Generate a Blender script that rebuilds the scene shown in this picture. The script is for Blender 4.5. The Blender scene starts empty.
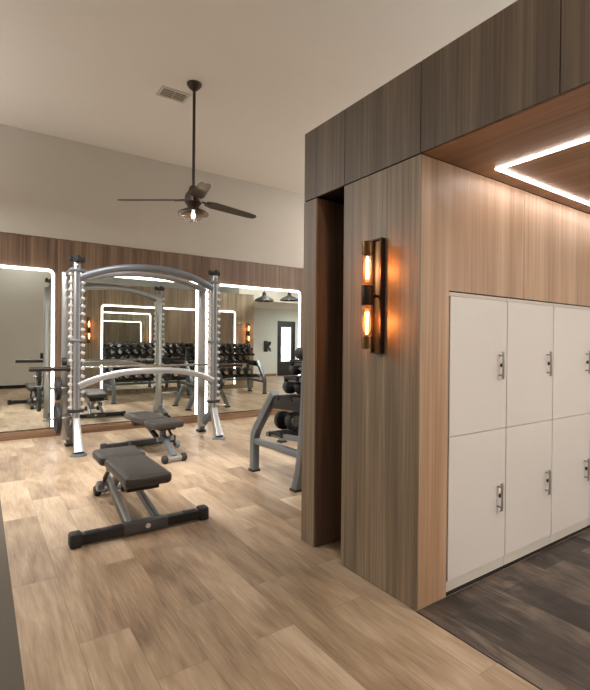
import bpy, bmesh, math, random
from mathutils import Vector, Matrix
random.seed(7)
S = bpy.context.scene
COL = S.collection
PI = math.pi
def lin(c):
    c = c/255.0
    return c/12.92 if c <= 0.04045 else ((c+0.055)/1.055)**2.4
def rgb(r, g, b): return (lin(r), lin(g), lin(b), 1)

# ------------------------------------------------------------------ materials
def new_mat(name):
    m = bpy.data.materials.new(name); m.use_nodes = True
    nt = m.node_tree; b = nt.nodes['Principled BSDF']
    return m, nt, b
def plain(name, col, rough=0.5, metal=0.0, noise=0.0, nscale=30, bump=0.0, coat=0.0):
    m, nt, b = new_mat(name)
    b.inputs['Base Color'].default_value = col
    b.inputs['Roughness'].default_value = rough
    b.inputs['Metallic'].default_value = metal
    if coat: b.inputs['Coat Weight'].default_value = coat
    tc = nt.nodes.new('ShaderNodeTexCoord')
    n = nt.nodes.new('ShaderNodeTexNoise'); n.inputs['Scale'].default_value = nscale
    nt.links.new(tc.outputs['Object'], n.inputs['Vector'])
    if noise:
        mx = nt.nodes.new('ShaderNodeMix'); mx.data_type = 'RGBA'
        mx.inputs['A'].default_value = tuple(c*(1-noise) for c in col[:3])+(1,)
        mx.inputs['B'].default_value = tuple(min(1, c*(1+noise)) for c in col[:3])+(1,)
        nt.links.new(n.outputs['Fac'], mx.inputs['Factor'])
        nt.links.new(mx.outputs['Result'], b.inputs['Base Color'])
    if bump:
        bp = nt.nodes.new('ShaderNodeBump'); bp.inputs['Strength'].default_value = bump
        bp.inputs['Distance'].default_value = 0.01
        nt.links.new(n.outputs['Fac'], bp.inputs['Height']); nt.links.new(bp.outputs['Normal'], b.inputs['Normal'])
    return m
def emit(name, col, strength):
    m, nt, b = new_mat(name)
    b.inputs['Base Color'].default_value = col
    b.inputs['Emission Color'].default_value = col
    b.inputs['Emission Strength'].default_value = strength
    return m
def ramp(nt, stops):
    r = nt.nodes.new('ShaderNodeValToRGB'); e = r.color_ramp.elements
    while len(e) < len(stops): e.new(0.5)
    for i, (p, c) in enumerate(stops): e[i].position = p; e[i].color = c
    return r
def wood(name, dark, mid, light, axis='Z', rough=0.45, fine=60, contrast=1.0):
    """vertical-grain laminate; axis = direction of the grain"""
    m, nt, b = new_mat(name); L = nt.links
    tc = nt.nodes.new('ShaderNodeTexCoord')
    oi = nt.nodes.new('ShaderNodeObjectInfo')
    va = nt.nodes.new('ShaderNodeVectorMath'); va.operation = 'ADD'
    mu = nt.nodes.new('ShaderNodeMath'); mu.operation = 'MULTIPLY'; mu.inputs[1].default_value = 13.0
    L.new(oi.outputs['Random'], mu.inputs[0])
    L.new(tc.outputs['Object'], va.inputs[0]); L.new(mu.outputs[0], va.inputs[1])
    def grain(scale, stretch, detail, dist=0.3):
        mp = nt.nodes.new('ShaderNodeMapping')
        s = [1, 1, 1]; s['XYZ'.index(axis)] = stretch
        mp.inputs['Scale'].default_value = s
        n = nt.nodes.new('ShaderNodeTexNoise'); n.inputs['Scale'].default_value = scale
        n.inputs['Detail'].default_value = detail; n.inputs['Distortion'].default_value = dist
        L.new(va.outputs[0], mp.inputs['Vector']); L.new(mp.outputs[0], n.inputs['Vector'])
        return n
    a = grain(9, 0.035, 5); c = grain(fine, 0.02, 6, 0.1)
    mx = nt.nodes.new('ShaderNodeMath'); mx.operation = 'MULTIPLY_ADD'; mx.inputs[1].default_value = 0.45
    sc = nt.nodes.new('ShaderNodeMath'); sc.operation = 'MULTIPLY'; sc.inputs[1].default_value = 0.55
    L.new(a.outputs['Fac'], sc.inputs[0]); L.new(c.outputs['Fac'], mx.inputs[0]); L.new(sc.outputs[0], mx.inputs[2])
    k = 0.16/contrast
    r = ramp(nt, [(0.5-k, dark), (0.5, mid), (0.5+k, light)])
    L.new(mx.outputs[0], r.inputs['Fac']); L.new(r.outputs['Color'], b.inputs['Base Color'])
    b.inputs['Roughness'].default_value = rough
    bp = nt.nodes.new('ShaderNodeBump'); bp.inputs['Strength'].default_value = 0.15; bp.inputs['Distance'].default_value = 0.004
    L.new(c.outputs['Fac'], bp.inputs['Height']); L.new(bp.outputs['Normal'], b.inputs['Normal'])
    return m
def planks(name, cols, seam, length, width, rough, grainmix=0.5, blotch=0.22):
    """floor boards running along Y, with rows stacked along X"""
    m, nt, b = new_mat(name); L = nt.links
    tc = nt.nodes.new('ShaderNodeTexCoord')
    sp = nt.nodes.new('ShaderNodeSeparateXYZ'); cb = nt.nodes.new('ShaderNodeCombineXYZ')
    L.new(tc.outputs['Object'], sp.inputs[0]); L.new(sp.outputs['Y'], cb.inputs['X'])
    ad = nt.nodes.new('ShaderNodeMath'); ad.operation = 'ADD'; ad.inputs[1].default_value = 10*width-0.155
    L.new(sp.outputs['X'], ad.inputs[0]); L.new(ad.outputs[0], cb.inputs['Y'])
    br = nt.nodes.new('ShaderNodeTexBrick')
    br.inputs['Scale'].default_value = 1; br.inputs['Brick Width'].default_value = length
    br.inputs['Row Height'].default_value = width; br.inputs['Mortar Size'].default_value = 0.0016
    br.inputs['Mortar Smooth'].default_value = 0.3; br.offset = 0.37; br.squash = 1
    br.inputs['Color1'].default_value = (0, 0, 0, 1); br.inputs['Color2'].default_value = (1, 1, 1, 1)
    br.inputs['Mortar'].default_value = (.5, .5, .5, 1)
    L.new(cb.outputs[0], br.inputs['Vector'])
    # offset the grain per board
    ml = nt.nodes.new('ShaderNodeMath'); ml.operation = 'MULTIPLY'; ml.inputs[1].default_value = 17
    L.new(br.outputs['Color'], ml.inputs[0])
    va = nt.nodes.new('ShaderNodeVectorMath'); va.operation = 'ADD'
    L.new(tc.outputs['Object'], va.inputs[0]); L.new(ml.outputs[0], va.inputs[1])
    def grain(scale, sy, detail, dist):
        mp = nt.nodes.new('ShaderNodeMapping'); mp.inputs['Scale'].default_value = (1, sy, 1)
        n = nt.nodes.new('ShaderNodeTexNoise'); n.inputs['Scale'].default_value = scale
        n.inputs['Detail'].default_value = detail; n.inputs['Distortion'].default_value = dist
        L.new(va.outputs[0], mp.inputs['Vector']); L.new(mp.outputs[0], n.inputs['Vector']); return n
    g1 = grain(5, blotch, 6, 1.2); g2 = grain(80, 0.07, 8, 0.5)
    # cathedral figure : rings from a banded noise
    ring = nt.nodes.new('ShaderNodeMath'); ring.operation = 'MULTIPLY'; ring.inputs[1].default_value = 42
    gr = grain(2.2, 0.25, 1.5, 0.6)
    L.new(gr.outputs['Fac'], ring.inputs[0])
    sn = nt.nodes.new('ShaderNodeMath'); sn.operation = 'SINE'; L.new(ring.outputs[0], sn.inputs[0])
    def mad(src, k, add):
        n = nt.nodes.new('ShaderNodeMath'); n.operation = 'MULTIPLY_ADD'; n.inputs[1].default_value = k
        L.new(src, n.inputs[0])
        if isinstance(add, (int, float)): n.inputs[2].default_value = add
        else: L.new(add, n.inputs[2])
        return n.outputs[0]
    v = mad(g1.outputs['Fac'], 0.45*grainmix*2, 0.5-0.225*grainmix*2-0.31*grainmix-0.15)
    v = mad(g2.outputs['Fac'], 0.62*grainmix, v)
    v = mad(sn.outputs[0], 0.06*grainmix, v)
    v = mad(br.outputs['Color'], 0.30, v)
    r = ramp(nt, [(0.25, cols[0]), (0.5, cols[1]), (0.78, cols[2])])
    L.new(v, r.inputs['Fac'])
    mx = nt.nodes.new('ShaderNodeMix'); mx.data_type = 'RGBA'
    L.new(br.outputs['Fac'], mx.inputs['Factor']); L.new(r.outputs['Color'], mx.inputs['A'])
    mx.inputs['B'].default_value = seam
    L.new(mx.outputs['Result'], b.inputs['Base Color'])
    b.inputs['Roughness'].default_value = rough
    bp = nt.nodes.new('ShaderNodeBump'); bp.inputs['Strength'].default_value = 0.12; bp.inputs['Distance'].default_value = 0.003
    L.new(g2.outputs['Fac'], bp.inputs['Height']); L.new(bp.outputs['Normal'], b.inputs['Normal'])
    return m
def glassy(name, tint, alpha, rough=0.05):
    m, nt, b = new_mat(name); L = nt.links
    out = nt.nodes['Material Output']
    tr = nt.nodes.new('ShaderNodeBsdfTransparent'); tr.inputs['Color'].default_value = tint
    gl = nt.nodes.new('ShaderNodeBsdfGlossy'); gl.inputs['Roughness'].default_value = rough
    lw = nt.nodes.new('ShaderNodeLayerWeight'); lw.inputs['Blend'].default_value = alpha
    mx = nt.nodes.new('ShaderNodeMixShader')
    L.new(lw.outputs['Facing'], mx.inputs['Fac']); L.new(tr.outputs[0], mx.inputs[1]); L.new(gl.outputs[0], mx.inputs[2])
    L.new(mx.outputs[0], out.inputs['Surface'])
    return m

def glow_glass(name, tint, ecol, e):
    m, nt, b = new_mat(name); L = nt.links
    tr = nt.nodes.new('ShaderNodeBsdfTransparent'); tr.inputs['Color'].default_value = tint
    em = nt.nodes.new('ShaderNodeEmission'); em.inputs['Color'].default_value = ecol; em.inputs['Strength'].default_value = e
    ad = nt.nodes.new('ShaderNodeAddShader')
    L.new(tr.outputs[0], ad.inputs[0]); L.new(em.outputs[0], ad.inputs[1]); L.new(ad.outputs[0], nt.nodes['Material Output'].inputs['Surface'])
    return m
M = {}
M['paint'] = plain('wall_paint', rgb(194, 188, 178), 0.85, noise=0.015, nscale=4)
M['ceil'] = plain('ceiling_paint', rgb(224, 219, 211), 0.9, noise=0.015, nscale=3)
M['white_wall'] = plain('white_wall_paint', rgb(212, 214, 208), 0.85, noise=0.01)
M['facade'] = wood('grey_brown_laminate', rgb(100, 86, 69), rgb(130, 113, 92), rgb(164, 145, 121))
M['fascia'] = wood('dark_brown_laminate', rgb(72, 60, 48), rgb(93, 78, 63), rgb(118, 102, 84))
M['backwood'] = wood('wall_laminate', rgb(88, 68, 54), rgb(112, 89, 71), rgb(136, 112, 92), fine=45, contrast=1.2)
M['warm'] = wood('laminate_led_lit', rgb(150, 116, 88), rgb(172, 137, 107), rgb(192, 159, 130))  # same wood as the block front, LED light tinted into its colour
M['soffit'] = wood('soffit_laminate', rgb(122, 86, 60), rgb(150, 110, 80), rgb(174, 134, 102), axis='Y')
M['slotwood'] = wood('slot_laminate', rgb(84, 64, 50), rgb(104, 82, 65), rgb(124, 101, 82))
M['trimwood'] = wood('base_trim_wood', rgb(104, 76, 54), rgb(126, 95, 70), rgb(146, 114, 88), axis='X')
M['floor'] = planks('oak_planks', (rgb(118, 97, 76), rgb(158, 134, 108), rgb(190, 168, 143)), rgb(128, 106, 84), 1.15, 0.228, 0.40, 0.78)
M['dfloor'] = planks('dark_planks', (rgb(34, 27, 23), rgb(66, 55, 47), rgb(108, 94, 82)), rgb(34, 28, 25), 0.9, 0.23, 0.42, 1.1, 0.7)
M['rubber'] = plain('rubber_floor', rgb(84, 76, 64), 0.8, noise=0.12, nscale=60, bump=0.2)
M['seam'] = plain('shadow_gap', rgb(28, 22, 18), 0.9)
M['mirror'] = plain('mirror_silver', (0.83, 0.88, 0.85, 1), 0.0, 1.0)
M['mirror_edge'] = plain('mirror_backing', rgb(60, 66, 62), 0.4)
M['led'] = emit('led_warm_white', (1.0, 0.92, 0.87, 1), 5.0)
M['led_soffit'] = emit('led_soffit', (1.0, 0.94, 0.89, 1), 21)
M['cove'] = emit('added_cove_glow', (1.0, 0.9, 0.8, 1), 2.0)  # glow of the added uplight on the block
M['white_lam'] = plain('white_laminate', rgb(212, 204, 197), 0.38, noise=0.01)
M['white_side'] = plain('white_carcass', rgb(198, 188, 178), 0.5)
M['chrome'] = plain('brushed_nickel', rgb(176, 170, 164), 0.28, 1.0)
M['black'] = plain('black_plastic', rgb(30, 28, 27), 0.5)
M['bronze'] = plain('dark_bronze', rgb(58, 46, 38), 0.42, 0.7)
M['bronze_pol'] = plain('aged_bronze', rgb(120, 92, 62), 0.28, 0.9)
M['fanmetal'] = plain('fan_bronze', rgb(66, 55, 47), 0.45, 0.5)
M['blade'] = plain('fan_blade_wood', rgb(74, 62, 52), 0.5, noise=0.1)
M['amber'] = glassy('amber_glass', (0.98, 0.72, 0.45, 1), 0.25)
M['clear'] = glassy('clear_glass', (0.93, 0.9, 0.86, 1), 0.35)
M['filament'] = emit('filament', (1.0, 0.50, 0.16, 1), 38.0)
M['bulbglass'] = glow_glass('bulb_glass', (1.0, .80, .62, 1), (1.0, .50, .24, 1), .55)
M['bulb'] = emit('fan_bulb', (1.0, 0.80, 0.56, 1), 4.5)
M['silver'] = plain('silver_powdercoat', rgb(168, 167, 165), 0.28, 0.6)
M['silver_dk'] = plain('grey_powdercoat', rgb(116, 121, 126), 0.34, 0.5)
M['hook'] = plain('pale_steel', rgb(205, 200, 192), 0.35, 0.4)
M['plate_grey'] = plain('dark_grey_plate', rgb(84, 84, 86), 0.3, 0.5)
M['steel'] = plain('chrome_steel', rgb(190, 188, 184), 0.18, 1.0)
M['frame_dk'] = plain('graphite_frame', rgb(48, 46, 46), 0.36, 0.5)
M['rub'] = plain('black_rubber', rgb(34, 33, 33), 0.6, noise=0.15, nscale=80)
M['vinyl'] = plain('black_vinyl', rgb(54, 50, 46), 0.42, noise=0.06, nscale=300, bump=0.08)
M['orange'] = plain('orange_pin', rgb(200, 120, 40), 0.4)
M['grip'] = plain('knurled_dark_steel', rgb(52, 44, 40), 0.45, 0.6)
M['badge'] = plain('pale_badge', rgb(214, 204, 200), 0.4)
M['doorblack'] = plain('black_door_paint', rgb(40, 36, 34), 0.5)
M['daypane'] = emit('daylight_pane', (0.80, 0.90, 1.0, 1), 1.6)
M['vent'] = plain('vent_metal', rgb(196, 188, 172), 0.6)
M['ventdark'] = plain('vent_gap', rgb(112, 103, 88), 0.8)
M['added_panel_glow'] = emit('added_panel_glow', (1.0, 0.90, 0.78, 1), 5.0)  # glow of the added fill panels and linear lights

# ------------------------------------------------------------------ mesh builder
def frame_from(d):
    d = Vector(d).normalized()
    a = Vector((0, 0, 1)) if abs(d.z) < 0.95 else Vector((1, 0, 0))
    x = a.cross(d).normalized(); y = d.cross(x)
    return x, y, d
class MB:
    def __init__(s): s.bm = bmesh.new()
    def box(s, a, b, bev=0.0, seg=2, rot=None, org=None):
        t = bmesh.new()
        bmesh.ops.create_cube(t, size=1)
        for v in t.verts:
            v.co = Vector([(a[i]+b[i])/2 + v.co[i]*(b[i]-a[i]) for i in range(3)])
        if bev: bmesh.ops.bevel(t, geom=t.edges[:]+t.verts[:], offset=bev, segments=seg, affect='EDGES', profile=0.5)
        if rot is not None:
            o = Vector(org or (0, 0, 0))
            for v in t.verts: v.co = o + rot @ (v.co-o)
        s._merge(t); return s
    def _merge(s, t):
        me = bpy.data.meshes.new('tmp'); t.to_mesh(me); t.free(); s.bm.from_mesh(me); bpy.data.meshes.remove(me)
    def bar(s, p, q, w, h, bev=0.0, up=None):
        """rectangular bar between p and q; w across, h in the up direction"""
        p, q = Vector(p), Vector(q); d = (q-p); L = d.length; d.normalize()
        u = Vector(up or (0, 0, 1))
        if abs(u.dot(d)) > 0.98: u = Vector((0, 1, 0))
        x = d.cross(u).normalized(); y = x.cross(d)
        t = bmesh.new(); bmesh.ops.create_cube(t, size=1)
        for v in t.verts: v.co = Vector((v.co.x*w, v.co.y*h, v.co.z*L))
        if bev: bmesh.ops.bevel(t, geom=t.edges[:]+t.verts[:], offset=bev, segments=2, affect='EDGES', profile=0.5)
        c = (p+q)/2
        for v in t.verts: v.co = c + x*v.co.x + y*v.co.y + d*v.co.z
        s._merge(t); return s
    def cyl(s, p, q, r, r2=None, n=20):
        return s.tube([p, q], [r, r if r2 is None else r2], n)
    def tube(s, pts, rad, n=14, cap=True, flat=1.0, sq=False):
        pts = [Vector(p) for p in pts]
        if not isinstance(rad, (list, tuple)): rad = [rad]*len(pts)
        rings = []
        prev = None
        for i, p in enumerate(pts):
            d = (pts[min(i+1, len(pts)-1)]-pts[max(i-1, 0)]).normalized()
            if prev is None: x, y, _ = frame_from(d)
            else:
                x = (prev-d*prev.dot(d)).normalized(); y = d.cross(x)
            prev = x
            ring = []
            for k in range(n):
                a = 2*PI*k/n; ca, sa = math.cos(a), math.sin(a)
                if sq:
                    mm = (abs(ca)**6+abs(sa)**6)**(-1/6); ca, sa = ca*mm, sa*mm
                ring.append(s.bm.verts.new(p + x*ca*rad[i]*flat + y*sa*rad[i]))
            rings.append(ring)
        for a, b in zip(rings, rings[1:]):
            for k in range(n): s.bm.faces.new((a[k], a[(k+1) % n], b[(k+1) % n], b[k]))
        if cap:
            s.bm.faces.new(rings[0][::-1]); s.bm.faces.new(rings[-1])
        return s
    def lathe(s, prof, c, n=28, axis='Z', cap=True):
        c = Vector(c); rings = []
        ax = {'X': (Vector((0, 1, 0)), Vector((0, 0, 1)), Vector((1, 0, 0))),
              'Y': (Vector((0, 0, 1)), Vector((1, 0, 0)), Vector((0, 1, 0))),
              'Z': (Vector((1, 0, 0)), Vector((0, 1, 0)), Vector((0, 0, 1)))}[axis]
        for r, z in prof:
            rings.append([s.bm.verts.new(c+ax[0]*math.cos(2*PI*k/n)*r+ax[1]*math.sin(2*PI*k/n)*r+ax[2]*z) for k in range(n)])
        for a, b in zip(rings, rings[1:]):
            for k in range(n): s.bm.faces.new((a[k], a[(k+1) % n], b[(k+1) % n], b[k]))
        if cap:
            s.bm.faces.new(rings[0][::-1]); s.bm.faces.new(rings[-1])
        return s
    def prism(s, poly, axis, a, b):
        """polygon in the two other axes extruded from a to b on axis"""
        i = 'XYZ'.index(axis)
        def P(u, v, w):
            r = [u, v]; r.insert(i, w); return r
        A = [s.bm.verts.new(P(u, v, a)) for u, v in poly]; B = [s.bm.verts.new(P(u, v, b)) for u, v in poly]
        n = len(poly)
        s.bm.faces.new(A[::-1]); s.bm.faces.new(B)
        for k in range(n): s.bm.faces.new((A[k], A[(k+1) % n], B[(k+1) % n], B[k]))
        return s
    def ring_prism(s, outer, inner, axis, a, b):
        i = 'XYZ'.index(axis)
        def P(u, v, w):
            r = [u, v]; r.insert(i, w); return r
        V = [[s.bm.verts.new(P(u, v, w)) for u, v in poly] for poly in (outer, inner) for w in (a, b)]
        oa, ob, ia, ib = V; n = len(outer)
        for k in range(n):
            j = (k+1) % n
            for q in ((oa[k], oa[j], ob[j], ob[k]), (ia[j], ia[k], ib[k], ib[j]), (oa[j], oa[k], ia[k], ia[j]), (ob[k], ob[j], ib[j], ib[k])):
                s.bm.faces.new(q)
        return s
    def build(s, name, mat, parent=None, smooth=True):
        bmesh.ops.recalc_face_normals(s.bm, faces=s.bm.faces[:])
        me = bpy.data.meshes.new(name); s.bm.to_mesh(me); s.bm.free()
        me.materials.append(mat)
        if smooth:
            for p in me.polygons: p.use_smooth = True
            me.set_sharp_from_angle(angle=math.radians(38))
        o = bpy.data.objects.new(name, me); COL.objects.link(o)
        if parent is not None: o.parent = parent
        return o
def tag(o, label=None, cat=None, group=None, kind=None):
    if label: o['label'] = label
    if cat: o['category'] = cat
    if group: o['group'] = group
    if kind: o['kind'] = kind
    return o
def empty(name, loc=(0, 0, 0), rz=0):
    o = bpy.data.objects.new(name, None); COL.objects.link(o); o.location = loc; o.rotation_euler = (0, 0, rz)
    o.empty_display_size = 0.1
    return o
def copy_tree(o, parent=None):
    c = o.copy(); COL.objects.link(c)
    if parent is not None: c.parent = parent
    for ch in [x for x in COL.objects if x.parent == o]: copy_tree(ch, c)
    return c
def struct(o): o['kind'] = 'structure'; return o
def rrect(x0, z0, x1, z1, r, n=6):
    out = []
    for cx, cz, a0 in ((x1-r, z1-r, 0), (x0+r, z1-r, PI/2), (x0+r, z0+r, PI), (x1-r, z0+r, 3*PI/2)):
        for k in range(n+1):
            a = a0+PI/2*k/n; out.append((cx+math.cos(a)*r, cz+math.sin(a)*r))
    return out

# ------------------------------------------------------------------ room shell
XF = 1.885; YL = 1.609; YG = 2.65; YB = 7.6; ZC = 4.4; XE = 7.0; XR = 12.0; XL = -3.0
struct(MB().box((0.155, -0.5, -0.06), (XF, YB, 0)).box((XF, YL, -0.06), (XR, YB, 0)).box((XE, -1.2, -0.06), (XR, YL, 0)).build('floor', M['floor']))
struct(MB().box((XF, -1.2, -0.06), (XE, YL, 0.0)).build('floor', M['dfloor']))
struct(MB().box((XL, -0.5, -0.06), (0.155, YB, 0.0)).build('floor', M['rubber']))
struct(MB().box((XL, -1.3, ZC), (XR, YB+0.15, ZC+0.1)).build('ceiling', M['ceil']))
struct(MB().box((XE+0.02, -1.2, 2.8), (XR, YL, ZC)).build('ceiling', M['ceil']))
struct(MB().box((XL-.15, YB, 0), (XR+.15, YB+0.15, ZC)).build('wall_back', M['paint']))
struct(MB().box((XL-.15, -1.3, 0), (XL, YB, ZC)).build('wall_left', M['paint']))
struct(MB().box((XR, -1.3, 0), (XR+.15, YB, ZC)).build('wall_right', M['white_wall']))
struct(MB().box((XL, -0.65, 0), (XF-0.15, -0.5, ZC)).box((XF-0.15, -1.3, 0), (XF, -0.5, ZC)).build('wall_front', M['paint']))
struct(MB().box((XF, -1.3, 0), (10.3, -1.2, ZC)).box((11.2, -1.3, 0), (XR, -1.2, ZC)).box((10.3, -1.3, 2.3), (11.2, -1.2, ZC)).build('wall_hall', M['white_wall']))
struct(MB().box((XL, -0.5, 0), (XF-0.15, -0.485, 0.09)).build('baseboard_front', M['seam']))
struct(MB().box((XF, -1.2, 0), (10.25, -1.185, 0.1)).build('baseboard_hall', M['trimwood']))
# wood wainscot on the back wall in boards, thin shadow seams between
wb = struct(MB().box((XL, YB-0.012, 0), (XR, YB, 2.89)).build('wall_panelling', M['seam']))
edges = [XL, -1.24, 0.94, 3.20, 5.42, 7.6, 9.8, XR]
for a, b in zip(edges, edges[1:]):
    MB().box((a+.002, YB-0.028, 0.10), (b-.002, YB-0.012, 2.885)).build('panel', M['backwood'], wb)
struct(MB().box((XL, YB-0.075, 0), (XR, YB-0.012, 0.10), bev=0.004).build('baseboard_back', M['trimwood']))
struct(MB().box((XL, YB-0.034, 2.885), (XR, YB, 2.9)).build('trim_1', M['backwood']))

def mirror(name, x0, x1, z0, z1, y, sgn, label, wled=0.038):
    """framed by an LED band; glass faces sgn*y"""
    r = tag(empty(name, ((x0+x1)/2, y, z0)), label, 'mirror', 'backlit gym mirrors')
    cx, cz = (x0+x1)/2, z0
    g = MB().box((x0-cx+.01, min(0, sgn*.012), .01), (x1-cx-.01, max(0, sgn*.012), z1-z0-.01))
    g.build('mirror_glass', M['mirror'], r, smooth=False)
    a, b, h = x0-cx, x1-cx, z1-z0
    def arc(cx_, cz_, rr, t0, t1): return [(cx_+math.cos(t0+(t1-t0)*k/8)*rr, cz_+math.sin(t0+(t1-t0)*k/8)*rr) for k in range(9)]
    ro, ri = .085, .045
    out = [(a, .02)]+arc(a+ro, h-ro, ro, PI, PI/2)+arc(b-ro, h-ro, ro, PI/2, 0)+[(b, .02)]
    inn = [(a+wled, .02)]+arc(a+wled+ri, h-wled-ri, ri, PI, PI/2)+arc(b-wled-ri, h-wled-ri, ri, PI/2, 0)+[(b-wled, .02)]
    mb = MB(); V = [[mb.bm.verts.new((u, w_, v_)) for u, v_ in L_] for L_ in (out, inn) for w_ in (0, sgn*.02)]
    oa, ob, ia, ib = V
    for k in range(len(out)-1):
        for q in ((oa[k], oa[k+1], ob[k+1], ob[k]), (ia[k+1], ia[k], ib[k], ib[k+1]), (oa[k+1], oa[k], ia[k], ia[k+1]), (ob[k], ob[k+1], ib[k+1], ib[k])): mb.bm.faces.new(q)
    for k in (0, -1): mb.bm.faces.new((oa[k], ob[k], ib[k], ia[k]))
    mb.build('light_band', M['led'], r)
    return r
YM = YB-0.028
mirror('wall_mirror', -1.2, 0.90, .115, 2.44, YM, -1, 'backlit mirror at far left of the panelled wall, left of the smith machine')
mirror('wall_mirror', 1.07, 3.13, .115, 2.44, YM, -1, 'wide backlit mirror on the panelled wall directly behind the smith machine')
mirror('wall_mirror', 3.28, 5.31, .115, 2.44, YM, -1, 'backlit mirror right of the smith machine, reflecting the white hall and black door')

# ------------------------------------------------------------------ locker block (structure)
core = MB()
core.box((1.9, YL+.015, 0), (2.13, 2.216, 2.39)).box((2.13, 2.10, 0), (XE, 2.216, 2.39)).box((2.25, 2.216, 0), (XE, 2.505, 2.39))
core.box((1.9, 2.505, 0), (XE, 2.635, 2.39)).box((2.13, YL+.015, 1.70), (XE, 2.10, 2.39))
core.box((1.9, -1.2, 2.405), (XE, 2.635, 2.862))
blk = struct(core.build('wall_block', M['seam'], smooth=False))
g = 0.0025
def pan(a, b, mat): return MB().box(a, b, bev=0.0012, seg=1).build('panel', M[mat], blk, smooth=False)
X0, X1 = XF, 1.9
pan((X0, YL+.0, 0.004), (X1, 2.216, 2.386), 'facade')
pan((X0, 2.505, 0.004), (X1, YG, 2.386), 'facade')
for a, b in ((2.215, YG), (1.612, 2.215), (0.915, 1.612), (0.21, 0.915), (-0.5, 0.21), (-1.2, -0.5)):
    pan((X0, a+g, 2.393), (X1, b-g, 2.87), 'fascia')
# recess linings
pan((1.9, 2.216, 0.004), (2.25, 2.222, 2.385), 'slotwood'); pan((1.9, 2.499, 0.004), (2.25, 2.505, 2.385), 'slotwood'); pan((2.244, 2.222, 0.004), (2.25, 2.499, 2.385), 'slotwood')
# gym-side face and far end
for a, b in ((1.9, 2.5), (2.5, 4.4), (4.4, 6.4), (6.4, XE)):
    pan((a+g, 2.635, 0.004), (b-g, YG, 2.87), 'facade')
# locker-side face : L-shaped first panel then panels above the lockers
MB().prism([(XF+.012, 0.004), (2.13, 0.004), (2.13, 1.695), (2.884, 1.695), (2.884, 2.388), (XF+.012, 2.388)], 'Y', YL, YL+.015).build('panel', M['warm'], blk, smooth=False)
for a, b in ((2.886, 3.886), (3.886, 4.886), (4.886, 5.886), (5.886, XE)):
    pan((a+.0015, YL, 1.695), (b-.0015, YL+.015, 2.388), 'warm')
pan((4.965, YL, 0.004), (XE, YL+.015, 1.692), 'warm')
# soffit
sx = [XF+.015, 3.42, 5.2, XE]
for a, b in zip(sx, sx[1:]):
    pan((a+.001, -1.2, 2.391), (b-.001, YL-.001, 2.405), 'soffit')
struct(MB().box((XF-.002, -0.5, -.001), (XF+.003, YL, 0.002)).build('trim_2', M['seam']))
# LED square in the soffit
lx0, lx1, ly0, ly1, lw = 2.39, 4.5, -0.55, 1.505, .019
led = tag(empty('soffit_light', ((lx0+lx1)/2, (ly0+ly1)/2, 2.390)), 'thin rectangular line of white light set in the wood soffit above the lockers', 'ceiling light')
cx, cy = (lx0+lx1)/2, (ly0+ly1)/2
def rc(e): return [(lx0-cx+e, ly0-cy+e), (lx1-cx-e, ly0-cy+e), (lx1-cx-e, ly1-cy-e), (lx0-cx+e, ly1-cy-e)]
MB().ring_prism(rc(0), rc(lw), 'Z', 0, -.006).build('light_channel', M['led_soffit'], led)

# ------------------------------------------------------------------ lockers
def make_locker(x0, label, first):
    w = 0.563; r = tag(empty('locker_unit', (x0, YL, 0)), label, 'locker', 'white lockers in the wood alcove')
    c = MB(); c.box((0, .018, 0.022), (w, .47, 1.688))
    c.build('body', M['seam'], r, smooth=False)
    MB().box((0, .004, 0.024), (w-.001, .03, 0.082)).build('plinth', M['white_side'], r, smooth=False)
    MB().box((0.004, .004, 0.0), (w-.004, .03, 0.022)).build('toe_strip', M['seam'], r, smooth=False)
    MB().box((0, .003, 1.668), (w-.001, .03, 1.688)).build('top_rail', M['white_side'], r, smooth=False)
    xs = .006 if first else .002
    for z0, z1, hz in ((.086, .882, .39), (.886, 1.665, 1.19)):
        d = MB().box((xs, -.002, z0), (w-.002, .018, z1), bev=.0015, seg=1).build('door', M['white_lam'], r, smooth=False)
        h = MB(); hx = w-.082
        h.bar((hx, -.030, hz), (hx, -.030, hz+.165), .012, .012, .003)
        for zz in (hz+.022, hz+.143): h.bar((hx, -.030, zz), (hx, -.002, zz), .010, .010, .002)
        for zz in (hz+.004, hz+.161): h.box((hx-.014, -.033, zz-.005), (hx+.008, -.026, zz+.005))
        h.build('handle', M['chrome'], d)
        MB().cyl((hx+.022, -.002, hz+.083), (hx+.022, -.012, hz+.083), .012).build('lock', M['black'], d)
    return r
make_locker(2.135, 'white two-door locker column nearest the warm-lit wood end panel', True)
make_locker(2.701, 'white two-door locker column, second from the warm-lit wood end panel', False)
make_locker(3.267, 'white two-door locker column, third from the wood end panel, at the right edge', False)
make_locker(3.833, 'white two-door locker column, fourth from the wood end panel', False)
make_locker(4.399, 'white two-door locker column, fifth and farthest from the wood end panel', False)

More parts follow.
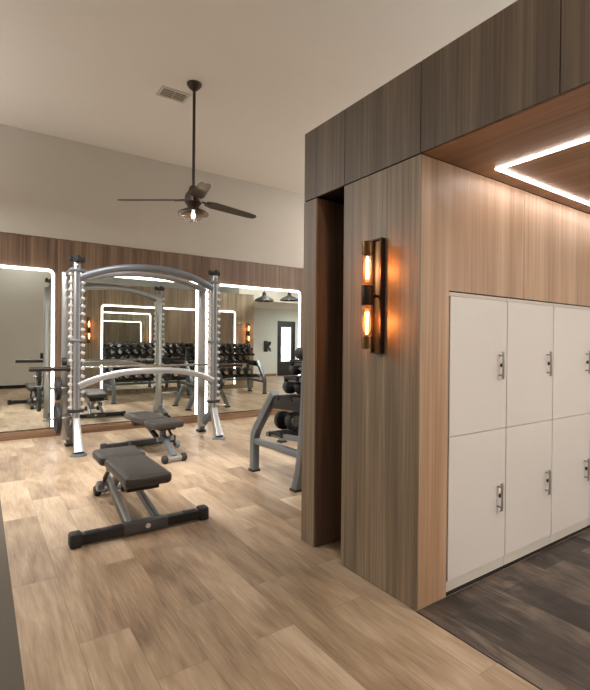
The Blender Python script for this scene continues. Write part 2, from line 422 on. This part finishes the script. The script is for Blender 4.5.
# ------------------------------------------------------------------ sconces
def make_sconce(label):
    """local: wall at x=0, the fixture projects toward -x; height .69, origin at bottom centre"""
    r = tag(empty('wall_sconce'), label, 'wall lamp', 'two-bulb bronze sconces')
    MB().box((-.022, -.035, 0), (0, .035, .69), bev=.004).build('back_plate', M['bronze_pol'], r)
    MB().box((-.034, -.039, 0), (0, -.034, .69)).box((-.034, .034, 0), (0, .039, .69)).box((-.034, -.039, -.004), (0, .039, .004)).box((-.034, -.039, .686), (0, .039, .694)).build('plate_frame', M['bronze'], r)
    cx = -.10
    s = MB(); s.lathe([(.030, .285), (.033, .29), (.033, .40), (.030, .405)], (cx, 0, 0)); s.cyl((cx, 0, .345), (-.02, 0, .345), .009)
    s.cyl((cx+.03, 0, .345), (-.045, 0, .345), .016)
    s.build('socket', M['bronze'], r)
    for k, (z0, z1, sg) in enumerate(((.405, .665, 1), (.285, .025, -1))):
        t = MB().tube([(cx, 0, z0), (cx, 0, z1-sg*.07)], .031, n=24, cap=False).build('glass_tube', M['amber'], r)
        MB().lathe([(.032, z1-sg*.075), (.033, z1-sg*.07), (.033, z1), (.029, z1), (.029, z1-sg*.07)], (cx, 0, 0), cap=False).build('end_sleeve', M['bronze_pol'], t)
        f = MB()
        L = abs(z1-z0)
        for q in range(4):
            a = q*PI/2+.4; ox, oy = math.cos(a)*.0085, math.sin(a)*.0085
            f.tube([(cx+ox, oy, z0+sg*.04), (cx+ox*.5, oy*.5, z0+sg*L*.66)], .0026, n=6)
        f.build('filament', M['filament'], t)
        MB().lathe([(.010, z0+sg*.02), (.013, z0+sg*.04), (.022, z0+sg*.075), (.0235, z0+sg*.12), (.018, z0+sg*.155), (.008, z0+sg*.172), (.001, z0+sg*.175)], (cx, 0, 0), cap=False).build('bulb_glass', M['bulbglass'], t)
        ld = bpy.data.lights.new('sconce_bulb', 'POINT'); ld.energy = 2.1; ld.color = (1, .60, .33); ld.shadow_soft_size = .012
        lo = bpy.data.objects.new('sconce_bulb', ld); COL.objects.link(lo); lo.parent = t; lo.location = (cx, 0, z0+sg*.1)
    return r
s1 = make_sconce('lit bronze sconce with two amber bulbs on the front of the wood block')
s1.location = (XF, 1.893, 1.345); s1.scale = (1, 1, .935)
s2 = copy_tree(s1); s2.location = (2.25, YG, 1.345); s2.rotation_euler = (0, 0, -PI/2)
s2['label'] = 'lit bronze sconce reflected at the left edge of the mirror behind the smith machine'
s3 = copy_tree(s1); s3.location = (6.77, YG, 1.345); s3.rotation_euler = (0, 0, -PI/2)
s3['label'] = 'lit bronze sconce reflected in the right mirror beside the white hall'
mirror('wall_mirror', 2.55, 6.36, .115, 2.33, YG, 1, 'long backlit mirror behind the dumbbell racks, seen only as a reflection')

# ------------------------------------------------------------------ hall behind, seen in the mirror
d = struct(MB().box((10.3, -1.28, 0), (10.38, -1.19, 2.3)).box((11.12, -1.28, 0), (11.2, -1.19, 2.3)).box((10.38, -1.28, 2.2), (11.12, -1.19, 2.3)).build('door_1', M['doorblack']))
lf = MB().ring_prism([(10.38, 0), (11.12, 0), (11.12, 2.2), (10.38, 2.2)], [(10.50, .6), (11.0, .6), (11.0, 2.05), (10.50, 2.05)], 'Y', -1.26, -1.215).build('door_leaf', M['doorblack'], d)
MB().box((10.5, -1.245, .6), (11.0, -1.235, 2.05)).build('door_glass', M['daypane'], lf)
MB().bar((10.44, -1.17, .95), (10.44, -1.17, 1.2), .02, .02, .004).bar((10.44, -1.17, .98), (10.44, -1.215, .98), .015, .015).bar((10.44, -1.17, 1.17), (10.44, -1.215, 1.17), .015, .015).build('door_handle', M['chrome'], lf)
w = tag(empty('wall_unit', (9.78, -1.2, 1.02)), 'small black box mounted on the white hall wall, seen in the mirror', 'wall device')  # black fitting of unknown purpose, built as a plain box
MB().box((-.13, 0, 0), (.02, .07, .44), bev=.01).build('body', M['black'], w)
MB().prism([(.02, .16), (.17, .30), (.17, .42), (.02, .40)], 'Y', .01, .06).prism([(.02, .16), (.17, .0), (.17, .10), (.02, .26)], 'Y', .01, .06).build('bracket', M['black'], w)
def make_pendant(x, y, z, label):
    r = tag(empty('pendant_lamp', (x, y, ZC)), label, 'pendant lamp', 'black dome pendants')
    h = z-ZC
    MB().lathe([(.30, h-.0), (.305, h), (.27, h+.06), (.12, h+.13), (.06, h+.17), (.05, h+.26), (.012, h+.28), (.012, h+.25), (.04, h+.24), (.05, h+.15), (.11, h+.12), (.25, h+.05), (.285, h)], (0, 0, 0), cap=False).build('shade', M['black'], r)
    MB().cyl((0, 0, h+.25), (0, 0, -.02), .008, n=8).build('cord', M['black'], r)
    MB().lathe([(.06, -.03), (.06, 0)], (0, 0, 0)).build('canopy', M['black'], r)
    MB().lathe([(.001, h+.02), (.035, h+.035), (.045, h+.07), (.03, h+.11), (.02, h+.14)], (0, 0, 0)).build('bulb', M['led'], r)
make_pendant(7.16, 3.0, 2.66, 'black dome pendant reflected near the left of the right mirror, above the white wall')
make_pendant(8.08, 3.0, 2.73, 'black dome pendant reflected at the top right corner of the right mirror')

# ------------------------------------------------------------------ ceiling vent
v = tag(empty('ceiling_vent', (1.925, 5.46, ZC)), 'rectangular white ceiling vent left of the fan canopy', 'vent')
MB().ring_prism([(-.20, -.14), (.20, -.14), (.20, .14), (-.20, .14)], [(-.165, -.105), (.165, -.105), (.165, .105), (-.165, .105)], 'Z', -.012, 0).build('frame', M['vent'], v)
MB().box((-.165, -.105, -.002), (.165, .105, 0)).build('backing', M['ventdark'], v)
v.scale = (.88, .86, 1)
for k in range(9):
    y = -.092+k*.023
    MB().bar((-.165, y, -.006), (.165, y, -.006), .012, .0015, up=(0, .6, .8)).build('slat', M['ventdark' if k % 2 else 'vent'], v)
MB().box((-.006, -.105, -.011), (.006, .105, -.003)).build('divider', M['vent'], v)

# ------------------------------------------------------------------ ceiling fan
fx, fy = 2.045, 5.10
f = tag(empty('ceiling_fan', (fx, fy, ZC)), 'dark bronze three-blade ceiling fan with glass light hanging from a long rod', 'ceiling fan')
MB().lathe([(.085, 0), (.083, -.02), (.06, -.05), (.03, -.075), (.016, -.09)], (0, 0, 0)).build('canopy', M['fanmetal'], f)
MB().cyl((0, 0, -.08), (0, 0, -1.20), .017, n=16).build('rod', M['fanmetal'], f)
hz = 3.05-ZC
MB().lathe([(.02, hz+.17), (.045, hz+.15), (.06, hz+.10), (.085, hz+.07), (.10, hz+.03), (.10, hz-.03), (.075, hz-.06), (.06, hz-.09)], (0, 0, 0)).build('motor', M['fanmetal'], f)
dep = Vector((.566, .824)); lat = Vector((.824, -.566))
for ang, L in ((38, .86), (184, .86), (-68, .80)):
    a = math.radians(ang); dx = lat*math.cos(a)+dep*math.sin(a); d3 = Vector((dx.x, dx.y, 0)); n3 = Vector((-dx.y, dx.x, 0))
    tilt = Vector((0, 0, 1))*math.cos(.2)+n3*math.sin(.2); side = d3.cross(tilt).normalized()
    mb = MB(); pts = [(.16, .05), (.26, .078), (L-.10, .060), (L-.02, .046), (L, .02)]
    drop = {38: -.06, 184: -.03, -68: -.07}[ang]
    vs = []
    for s_, w_ in pts:
        c = d3*s_+Vector((0, 0, hz+.0+drop*s_))
        vs.append([mb.bm.verts.new(c+side*w_*e+tilt*t) for e, t in ((-1, -.004), (1, -.004), (1, .004), (-1, .004))])
    for p, q in zip(vs, vs[1:]):
        for k in range(4): mb.bm.faces.new((p[k], p[(k+1) % 4], q[(k+1) % 4], q[k]))
    mb.bm.faces.new(vs[0]); mb.bm.faces.new(vs[-1][::-1])
    bl = mb.build('blade', M['blade'], f, smooth=False)
    MB().bar(d3*.08+Vector((0, 0, hz)), d3*.22+Vector((0, 0, hz-.006+drop*.2)), .05, .012, .003).build('blade_arm', M['fanmetal'], bl)
lz = hz-.10
k = MB().lathe([(.05, lz+.02), (.075, lz), (.15, lz-.035), (.175, lz-.055), (.178, lz-.065), (.17, lz-.062), (.14, lz-.045), (.06, lz-.012), (.03, lz-.01)], (0, 0, 0), cap=False).build('light_cap', M['fanmetal'], f)
MB().lathe([(.172, lz-.062), (.165, lz-.085), (.13, lz-.115), (.075, lz-.14), (.02, lz-.148), (.001, lz-.149)], (0, 0, 0), cap=False).build('glass_dish', M['clear'], f)
MB().lathe([(.001, lz-.115), (.018, lz-.108), (.027, lz-.09), (.024, lz-.065), (.014, lz-.045), (.014, lz-.01)], (0, 0, 0)).build('bulb', M['bulb'], f)
ld = bpy.data.lights.new('fan_lamp', 'POINT'); ld.energy = 1.2; ld.color = (1, .78, .52); ld.shadow_soft_size = .008
lo = bpy.data.objects.new('fan_lamp', ld); COL.objects.link(lo); lo.parent = f; lo.location = (0, 0, lz-.128)

# ------------------------------------------------------------------ smith machine
xa, xb, yu = 1.0, 2.86, 6.30
sm = tag(empty('smith_machine', ((xa+xb)/2, yu, 0)), 'tall silver smith machine with arched crossbars in front of the mirrors', 'exercise machine')
X = lambda x: x-(xa+xb)/2
for x, sg in ((X(xa), -1), (X(xb), 1)):
    up = MB().bar((x, 0, .34), (x, 0, 2.40), .075, .085, .008, up=(0, 1, 0)).build('upright', M['silver'], sm)
    MB().bar((x-sg*0, -.0455, .42), (x, -.0455, 2.34), .032, .006, up=(0, 1, 0)).build('front_channel', M['silver_dk'], up)
    lg = MB().tube([(x, -.02, .42), (x, -.06, .3), (x, -.15, .14), (x, -.20, .03)], [.045, .047, .05, .062], n=16, sq=True)
    lg.build('front_leg', M['silver'], sm)
    MB().lathe([(.095, 0), (.09, .018), (.07, .03)], (x, -.205, 0)).build('foot', M['silver_dk'], sm)
    MB().tube([(x, .02, .46), (x, .08, .34), (x-.04, .30, .13), (x, .44, .04)], [.036, .04, .04, .044], n=16, sq=True).build('rear_leg', M['silver_dk'], sm)
    MB().box((x-.06, .38, 0), (x+.06, .52, .03), bev=.008).build('foot', M['rub'], sm)
    # guide rods with hook strips fore and aft
    for dy in (-.064, .064):
        st = MB().bar((x+dy, 0, .50), (x+dy, 0, 2.30), .022, .03, .003).build('guide_rail', M['silver_dk'] if dy > 0 else M['hook'], sm)
        hk = MB()
        for q in range(18):
            z = .56+q*.098
            if q == 0:
                hk.bar((-.022, 0, .008), (.022, 0, -.008), .05, .036, .004)
                h0 = hk.build('hook', M['hook'], st)
            else:
                h0 = h0.copy(); COL.objects.link(h0)
            h0.location = (x+dy*1.12, 0, z)
    for z in (.52, 1.40, 2.28):
        MB().box((x-.085, -.05, z-.02), (x+.085, .05, z+.02), bev=.005).build('rail_bracket', M['rub'] if z < 1 else M['silver_dk'], sm)
    rp = MB().bar((x-.085, .25, .12), (x-.085, .25, 2.28), .10, .06, .008, up=(0, 1, 0)).build('rear_post', M['silver'], sm)
    MB().bar((x, 0, 2.33), (x-.085, .26, 2.24), .05, .05, .006).build('top_link', M['silver_dk'], sm)
    cap = MB().lathe([(.055, 2.38), (.06, 2.40), (.06, 2.43), (.03, 2.45)], (x, 0, 0))
    cap.build('top_cap', M['rub'], sm)
    for q, (ox, oy) in enumerate(((-.07, 0), (.07, 0), (0, -.08), (0, .09))):
        MB().lathe([(.02, 2.385), (.026, 2.40), (.026, 2.44), (.012, 2.46)], (x+ox, oy, 0), n=14).build('knob', M['rub'], sm)
def arch(z0, z1, r, nm, mat, bow=-.06, sx=1.0, y0=0, p=2.0):
    xs0, xs1 = X(xa)+.03, X(xb)-.03; pts = []
    for i in range(25):
        t = i/24; e = 1-abs(2*t-1)**p
        pts.append((xs0+(xs1-xs0)*t, y0+bow*e, z0+(z1-z0)*e))
    MB().tube(pts, r, n=14, sq=True).build(nm, mat, sm)
arch(2.19, 2.39, .042, 'top_arch', M['silver_dk'], p=2.2)
arch(2.17, 2.34, .036, 'rear_arch', M['silver'], p=2.2, y0=.25, bow=.0)
arch(.83, 1.005, .042, 'lower_arch', M['silver'], p=2.6, y0=-.02)
MB().cyl((X(xa), .12, 1.06), (X(xb), .12, 1.06), .016).build('barbell', M['steel'], sm)
for sg, x in ((-1, X(xa)), (1, X(xb))):
    MB().lathe([(.04, 0), (.04, .03), (.026, .035), (.026, .40), (.022, .405)] if sg > 0 else [(.04, 0), (.04, -.03), (.026, -.035), (.026, -.44), (.022, -.445)], (x+sg*.07, .0, 1.05), axis='X').build('bar_sleeve', M['grip'], sm)
    MB().bar((x+sg*.07, 0, 1.05), (x+sg*.07, .12, 1.06), .05, .05, .006).build('carriage', M['rub'], sm)
    MB().lathe([(.05, 0), (.05, sg*.05)], (x+sg*.11, .02, 1.14), axis='X', n=16).build('safety_catch', M['rub'], sm)
    for z in (.42, .80):
        MB().cyl((x, .16, z), (x+sg*.27, .16, z), .017, n=14).build('storage_peg', M['steel'], sm)
        MB().bar((x, 0, z), (x, .18, z), .03, .03, .003).build('peg_arm', M['silver_dk'], sm)
def plate(r, x, y, z, t, label):
    o = MB().lathe([(.0175, -t*.5), (.05, -t*.5), (.055, -t*.35), (r*.82, -t*.30), (r*.86, -t*.5), (r*.985, -t*.5), (r, -t*.35), (r, t*.35), (r*.985, t*.5), (r*.86, t*.5), (r*.82, t*.30), (.055, t*.35), (.05, t*.5), (.020, t*.5), (.020, -t*.5)], (0, 0, 0), n=40, axis='X', cap=False).build('weight_plate', M['rub'])
    o.location = (x, y, z); tag(o, label, 'weight plate', 'black plates stored on the smith machine'); return o
plate(.150, xa-.19, yu+.16, .80, .05, 'small black weight plate on the upper left peg of the smith machine')
plate(.200, xa-.19, yu+.16, .42, .05, 'large black weight plate on the lower left peg of the smith machine')
plate(.15, xb+.14, yu+.16, .80, .045, 'small black weight plate on the upper right peg of the smith machine')

# ------------------------------------------------------------------ benches
def pad(mb, x0, x1, y0, y1, z0, z1, r=.04):
    """upholstered slab with rounded corners and slightly domed edges"""
    n = 5
    def ring(inset, z):
        return [mb.bm.verts.new((u, v_, z)) for u, v_ in rrect(x0+inset, y0+inset, x1-inset, y1-inset, max(r-inset, .008), n)]
    R = [ring(.018, z0), ring(.004, z0+.012), ring(0, z0+.03), ring(0, z1-.03), ring(.005, z1-.012), ring(.018, z1-.003), ring(.045, z1)]
    for a, b in zip(R, R[1:]):
        for k in range(len(a)): mb.bm.faces.new((a[k], a[(k+1) % len(a)], b[(k+1) % len(a)], b[k]))
    mb.bm.faces.new(R[0][::-1]); mb.bm.faces.new(R[-1])
def make_bench(label):
    r = tag(empty('weight_bench'), label, 'weight bench', 'adjustable weight benches')
    # wide stabiliser at y=0
    MB().box((-.46, -.035, .012), (.46, .04, .085), bev=.012).build('stabiliser', M['frame_dk'], r)
    MB().box((-.15, -.040, .010), (.17, .043, .092), bev=.01).build('centre_plate', M['plate_grey'], r)
    MB().cyl((.02, -.039, .055), (.02, -.043, .055), .018).build('badge', M['badge'], r)
    for s in (-1, 1):
        MB().box((min(s*.42, s*.50), -.045, 0), (max(s*.42, s*.50), .05, .10), bev=.018).build('end_cap', M['rub'], r)
        MB().bar((s*.30-.10*(s < 0)+0, 0, .087), (s*.30+.10*(s > 0), 0, .087), .04, .004).build('grip_strip', M['rub'], r)
    for s in (-1, 1):
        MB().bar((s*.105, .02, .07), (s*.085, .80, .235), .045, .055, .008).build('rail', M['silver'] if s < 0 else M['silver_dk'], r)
        MB().bar((s*.125, .03, .065), (s*.105, .78, .225), .008, .05).build('rail_edge', M['frame_dk'], r)
    # rear foot with roller
    MB().tube([(0, .74, .24), (0, .90, .14), (0, 1.02, .06)], .034, n=14, sq=True).build('rear_beam', M['silver_dk'], r)
    MB().cyl((-.085, 1.03, .045), (.085, 1.03, .045), .028).build('rear_foot', M['silver'], r)
    for s in (-1, 1): MB().lathe([(.03, 0), (.047, s*.012), (.047, s*.05), (.035, s*.062)], (s*.085, 1.03, .047), axis='X', n=20).build('wheel', M['rub'], r)
    # seat post, hinge, backrest support
    MB().bar((0, .72, .22), (0, .70, .37), .06, .07, .008, up=(0, 1, 0)).build('seat_post', M['silver_dk'], r)
    MB().bar((0, .55, .21), (0, .14, .355), .05, .05, .006).build('support_strut', M['frame_dk'], r)
    MB().box((-.13, .04, .345), (.13, .56, .372), bev=.006).build('backrest_frame', M['rub'], r)
    MB().box((-.10, .60, .345), (.10, .86, .372), bev=.006).build('seat_frame', M['rub'], r)
    MB().box((-.12, .015, .30), (.12, .12, .35), bev=.01).build('pad_bracket', M['rub'], r)
    MB().tube([(-.09, .62, .36), (-.12, .72, .24), (-.09, .86, .16)], .016, n=10).build('adjuster_arm', M['frame_dk'], r)
    MB().lathe([(.035, -.02), (.045, -.01), (.045, .03), (.03, .04)], (-.15, .80, .15), axis='X', n=16).build('adjuster_knob', M['silver_dk'], r)
    MB().cyl((-.09, .80, .15), (-.16, .80, .15), .010, n=10).build('pull_pin', M['orange'], r)
    MB().cyl((-.135, .60, .335), (.135, .60, .335), .016).build('hinge', M['steel'], r)
    b = MB(); pad(b, -.168, .168, -.145, .545, .372, .45); b.build('backrest', M['vinyl'], r)
    s = MB(); pad(s, -.19, .19, .575, .92, .372, .45); s.build('seat', M['vinyl'], r)
    return r
b1 = make_bench('black padded flat bench on a wide dark base, nearest in the foreground'); b1.location = (1.0, 3.40, 0)
b2 = copy_tree(b1); b2.location = (1.76, 6.20, 0); b2.rotation_euler = (0, 0, PI+math.radians(6))
b2['label'] = 'black padded bench standing under the smith machine arch, seen from its small wheeled foot'
b3 = tag(empty('utility_bench', (3.95, 5.42, 0)), 'grey bench with splayed legs beyond the dumbbell rack, mostly hidden behind it', 'weight bench')
for dy in (0, .75):
    for sg in (-1, 1):
        MB().tube([(sg*.44, dy, .02), (sg*.36, dy, .22), (sg*.24, dy, .42)], .042, n=16, sq=True).build('leg', M['silver_dk'], b3)
        MB().box((sg*.44-.055, dy-.05, 0), (sg*.44+.055, dy+.05, .025), bev=.005).build('foot', M['rub'], b3)
    MB().bar((-.30, dy, .385), (.30, dy, .385), .05, .05, .006).build('crossbar', M['silver_dk'], b3)
MB().bar((0, 0, .385), (0, .75, .385), .05, .05, .006).build('spine', M['silver_dk'], b3)
pd = MB(); pad(pd, -.15, .15, -.15, .95, .41, .48); pd.build('seat', M['vinyl'], b3)

# ------------------------------------------------------------------ dumbbell racks
def make_rack(x0, x1, label):
    xm = (x0+x1)/2; L = (x1-x0)/2
    r = tag(empty('dumbbell_rack', (xm, 0, 0)), label, 'dumbbell rack', 'tiered dumbbell racks')
    for s in (-1, 1):
        x = s*(L-.035)
        MB().tube([(x, 4.37, .02), (x, 4.37, .30), (x, 4.36, .38), (x, 4.32, .46), (x, 4.03, .80), (x, 3.96, .88)], .042, n=16, sq=True).build('front_leg', M['silver_dk'], r)
        MB().tube([(x, 3.56, .02), (x, 3.50, .20), (x, 3.46, .45), (x, 3.42, .85), (x, 3.40, 1.24)], .042, n=16, sq=True).build('rear_leg', M['silver_dk'], r)
        MB().tube([(x, 4.36, .33), (x, 4.0, .345), (x, 3.48, .35)], .033, n=14, sq=True).build('side_brace', M['silver_dk'], r)
        MB().bar((x, 3.99, .80), (x, 3.42, .82), .05, .13, .006).build('tier_arm', M['frame_dk'], r)
        MB().bar((x, 3.46, .50), (x, 4.10, .45), .045, .05, .006).build('tier_arm', M['silver_dk'], r)
        MB().box((x-.05, 4.32, 0), (x+.05, 4.42, .025), bev=.005).build('foot', M['rub'], r)
        MB().box((x-.05, 3.51, 0), (x+.05, 3.61, .025), bev=.005).build('foot', M['rub'], r)
    MB().box((-L, 3.45, .325), (L, 3.51, .375), bev=.006).build('rear_crossbar', M['silver_dk'], r)
    for s in (-1, 1):
        for ya, yb, zb, zf in TIERS[2:]: MB().bar((s*(L-.035), 3.42, zb-.02), (s*(L-.035), yb-.02, zf-.02), .03, .04, .004).build('tier_arm', M['silver_dk'], r)
    # trays (y0 back, y1 front, z back, z front)
    for ya, yb, zb, zf in TIERS:
        t = MB()
        t.bar((-L, ya, zb-.016), (L, ya, zb-.016), .03, .05, .004); t.bar((-L, yb, zf-.016), (L, yb, zf-.016), .03, .05, .004)
        t.bar((-L, (ya+yb)/2, (zb+zf)/2-.012), (L, (ya+yb)/2, (zb+zf)/2-.012), yb-ya, .012)
        n = int((x1-x0)/.05)
        for i in range(n+1):
            x = -L+2*L*i/n
            t.bar((x, ya, zb+.006), (x, yb, zf+.006), .018, .016)
        t.build('tray', M['frame_dk'], r)
    return r
TIERS = ((3.79, 4.01, .50, .48), (3.63, 3.86, .88, .865), (3.53, 3.73, 1.075, 1.06), (3.43, 3.63, 1.235, 1.22))
make_rack(2.44, 4.34, 'grey dumbbell rack whose open end frame shows beside the wood block')
make_rack(4.52, 6.42, 'second grey dumbbell rack, farther along, visible only in the mirrors')
def make_dumbbell(rad):
    """axis along local y, resting on z=0"""
    r = empty('dumbbell')
    MB().lathe([(.015, -.07), (.017, -.04), (.018, 0), (.017, .04), (.015, .07)], (0, 0, rad), axis='Y', n=14).build('handle', M['steel'], r)
    for s in (-1, 1):
        h = MB().lathe([(rad*.6, s*.06), (rad, s*.075), (rad, s*.125), (rad*.86, s*.145), (rad*.6, s*.147)], (0, 0, rad), axis='Y', n=24).build('head', M['rub'], r)
        MB().lathe([(rad*.60, s*.147), (rad*.58, s*.151)], (0, 0, rad), axis='Y', n=20).build('end_disc', M['steel'], h)
    return r
protos = {}
first_labels = {0: 'large black dumbbell at the near end of the bottom tier of the rack',
                1: 'black dumbbell at the near end of the middle tier of the rack',
                2: 'black dumbbell at the near end of the third tier of the rack',
                3: 'black dumbbell at the near end of the top tier of the rack, highest of all'}
for ri, x0 in enumerate((2.44, 4.52)):
    for ti, (ya, yb, zb, zf) in enumerate(TIERS):
        rad = (.095, .073, .060, .060)[ti]; pitch = (.235, .205, .18, .18)[ti]
        n = int(1.80/pitch)
        for i in range(n):
            if ti not in protos: protos[ti] = o = make_dumbbell(rad)
            else: o = copy_tree(protos[ti])
            sl = math.atan2(zf-zb, yb-ya)
            ang = math.radians(random.uniform(-3, 3)) if i or ri else 0
            o.location = (x0+.072+rad+pitch*i, (ya+yb)/2, (zb+zf)/2+.018)
            o.rotation_euler = (sl, 0, ang)
            if ri == 0 and i == 0: tag(o, first_labels[ti], 'dumbbell', ('bottom', 'middle', 'third', 'top')[ti]+' tier dumbbells')
            else:
                tag(o, 'black round-head dumbbell in the mirrored row on the %s tier of the %s rack' % (('bottom', 'middle', 'third', 'top')[ti], ('nearer', 'farther')[ri]),
                    'dumbbell', 'dumbbells on the %s tier of the %s rack' % (('bottom', 'middle', 'third', 'top')[ti], ('nearer', 'farther')[ri]))

# ------------------------------------------------------------------ added fill lights, all out of view
def area(name, parent, loc, sx, sy, e, col, up=False, spread=PI):
    ld = bpy.data.lights.new(name, 'AREA'); ld.shape = 'RECTANGLE'; ld.size = sx; ld.size_y = sy; ld.energy = e; ld.color = col; ld.spread = spread
    o = bpy.data.objects.new(name, ld); COL.objects.link(o); o.location = loc
    if parent: o.parent = parent
    if up: o.rotation_euler = (PI, 0, 0)
    return o
cv = tag(empty('added_cove_fill', (4.4, 1.7, 2.875)), 'added fill uplight lying on top of the wood block, out of sight', 'added fill light')  # added uplight hidden by the fascia, brightens the ceiling
MB().box((-2.2, -.14, -.008), (2.2, .14, .012)).build('trough', M['vent'], cv)
MB().box((-2.18, -.12, .012), (2.18, .12, .016)).build('diffuser', M['cove'], cv)
area('added_cove_lamp', cv, (0, 0, .02), 4.3, .24, 9, (1, .985, .96), up=True)
def panel(x, y, e, label, z=ZC):
    p = tag(empty('added_panel_fill', (x, y, z)), label, 'ceiling light', 'added square fill panels out of view')  # invented fill panel, unseen, only lights the room
    MB().box((-.3, -.3, -.03), (.3, .3, 0)).build('frame', M['vent'], p)
    MB().box((-.27, -.27, -.034), (.27, .27, -.03)).build('diffuser', M['added_panel_glow'], p)
    area('added_panel_lamp', p, (0, 0, -.04), .54, .54, e, (1, .985, .96))
def linear(x, y, L, eu, ed, label):
    p = tag(empty('added_linear_fill', (x, y, ZC)), label, 'ceiling light', 'added linear fill lights out of view')  # invented up and down fill light hung out of view
    MB().box((-.05, -L/2, -1.06), (.05, L/2, -1.0), bev=.004).build('housing', M['vent'], p)
    MB().box((-.04, -L/2+.02, -1.064), (.04, L/2-.02, -1.06)).build('diffuser', M['added_panel_glow'], p)
    for yy in (-L/2+.2, L/2-.2): MB().cyl((0, yy, -1.0), (0, yy, 0), .003, n=6).build('cable', M['black'], p)
    area('added_uplight', p, (0, 0, -.99), .08, L, eu, (1, .99, .97), up=True)
    area('added_downlight', p, (0, 0, -1.07), .08, L, ed, (1, .99, .97))
linear(-1.7, 3.4, 3.0, 8, 15, 'added long fill light hanging left of view, nearer the front wall')
linear(-1.7, 6.1, 1.8, 30, 120, 'added shorter fill light hanging left of view, beside the far mirrors')
linear(7.4, 4.4, 3.0, 170, 25, 'added long fill light hanging right of view, beyond the wood block')
for i, (x, y, e) in enumerate(((5.8, 5.6, 30), (9.0, 4.4, 50), (1.0, .2, 18))):
    panel(x, y, e, 'added square fill panel out of view, set above the gym floor')
def added_spot(x, y, tx, ty, e, label):
    p = tag(empty('added_spot_fill', (x, y, ZC)), label, 'ceiling light', 'added fill spotlights above the view')  # invented spot, unseen, added to brighten the far floor
    d = (Vector((tx, ty, 0))-Vector((x, y, ZC-.14))).normalized()
    MB().box((-.10, -.02, -.03), (.10, .02, 0), bev=.003).build('track_adapter', M['black'], p)
    MB().cyl((0, 0, -.03), (0, 0, -.12), .008, n=8).build('stem', M['black'], p)
    c = Vector((0, 0, -.14))
    MB().tube([c-d*.07, c+d*.09], .045, n=20).build('spot_body', M['black'], p)
    ld = bpy.data.lights.new('added_spot_lamp', 'SPOT'); ld.energy = e; ld.color = (1, .985, .96); ld.spot_size = math.radians(78); ld.spot_blend = 1; ld.shadow_soft_size = .12
    o = bpy.data.objects.new('added_spot_lamp', ld); COL.objects.link(o); o.parent = p; o.location = c+d*.22
    o.rotation_euler = d.to_track_quat('-Z', 'Y').to_euler()
for x, y, tx, ty, e in ((-.2, 3.5, .6, 6.0, 330), (1.0, 3.0, 2.0, 5.7, 380), (2.2, 2.2, 3.0, 5.2, 330)):
    added_spot(x, y, tx, ty, e, 'added black fill spotlight above the view aimed at the far gym floor')
for x in (3.2, 5.6):
    panel(x, -.9, 22, 'added square fill panel in the hall soffit out of view', 2.391)
panel(2.8, -.75, 14, 'added square fill panel in the hall soffit out of view, beside the gym floor', 2.391)
panel(11.4, .6, 45, 'added square fill panel in the low hall ceiling out of view', 2.8)

W = bpy.data.worlds.new('World'); S.world = W; W.use_nodes = True
W.node_tree.nodes['Background'].inputs['Color'].default_value = (.8, .85, 1, 1)
W.node_tree.nodes['Background'].inputs['Strength'].default_value = .3

# ------------------------------------------------------------------ camera
yaw, pitch, roll = 0.96949152, -0.00519729, 0.00893604
fw = Vector((math.cos(pitch)*math.cos(yaw), math.cos(pitch)*math.sin(yaw), math.sin(pitch)))
sv = Vector((math.sin(yaw), -math.cos(yaw), 0)); uv = sv.cross(fw)
s2 = sv*math.cos(roll)+uv*math.sin(roll); u2 = -sv*math.sin(roll)+uv*math.cos(roll)
cam = bpy.data.cameras.new('Camera'); co = bpy.data.objects.new('Camera', cam); COL.objects.link(co)
cam.sensor_fit = 'VERTICAL'; cam.sensor_height = 36; cam.lens = 459.5/690*36; cam.clip_start = .02
mt = Matrix((s2, u2, -fw)).transposed().to_4x4(); mt.translation = (0, 0, 1.4)
co.matrix_world = mt
S.camera = co
S.view_settings.view_transform = 'Standard'; S.view_settings.look = 'None'
S.view_settings.gamma = 1; S.view_settings.use_curve_mapping = False
S.view_settings.exposure = 0.35
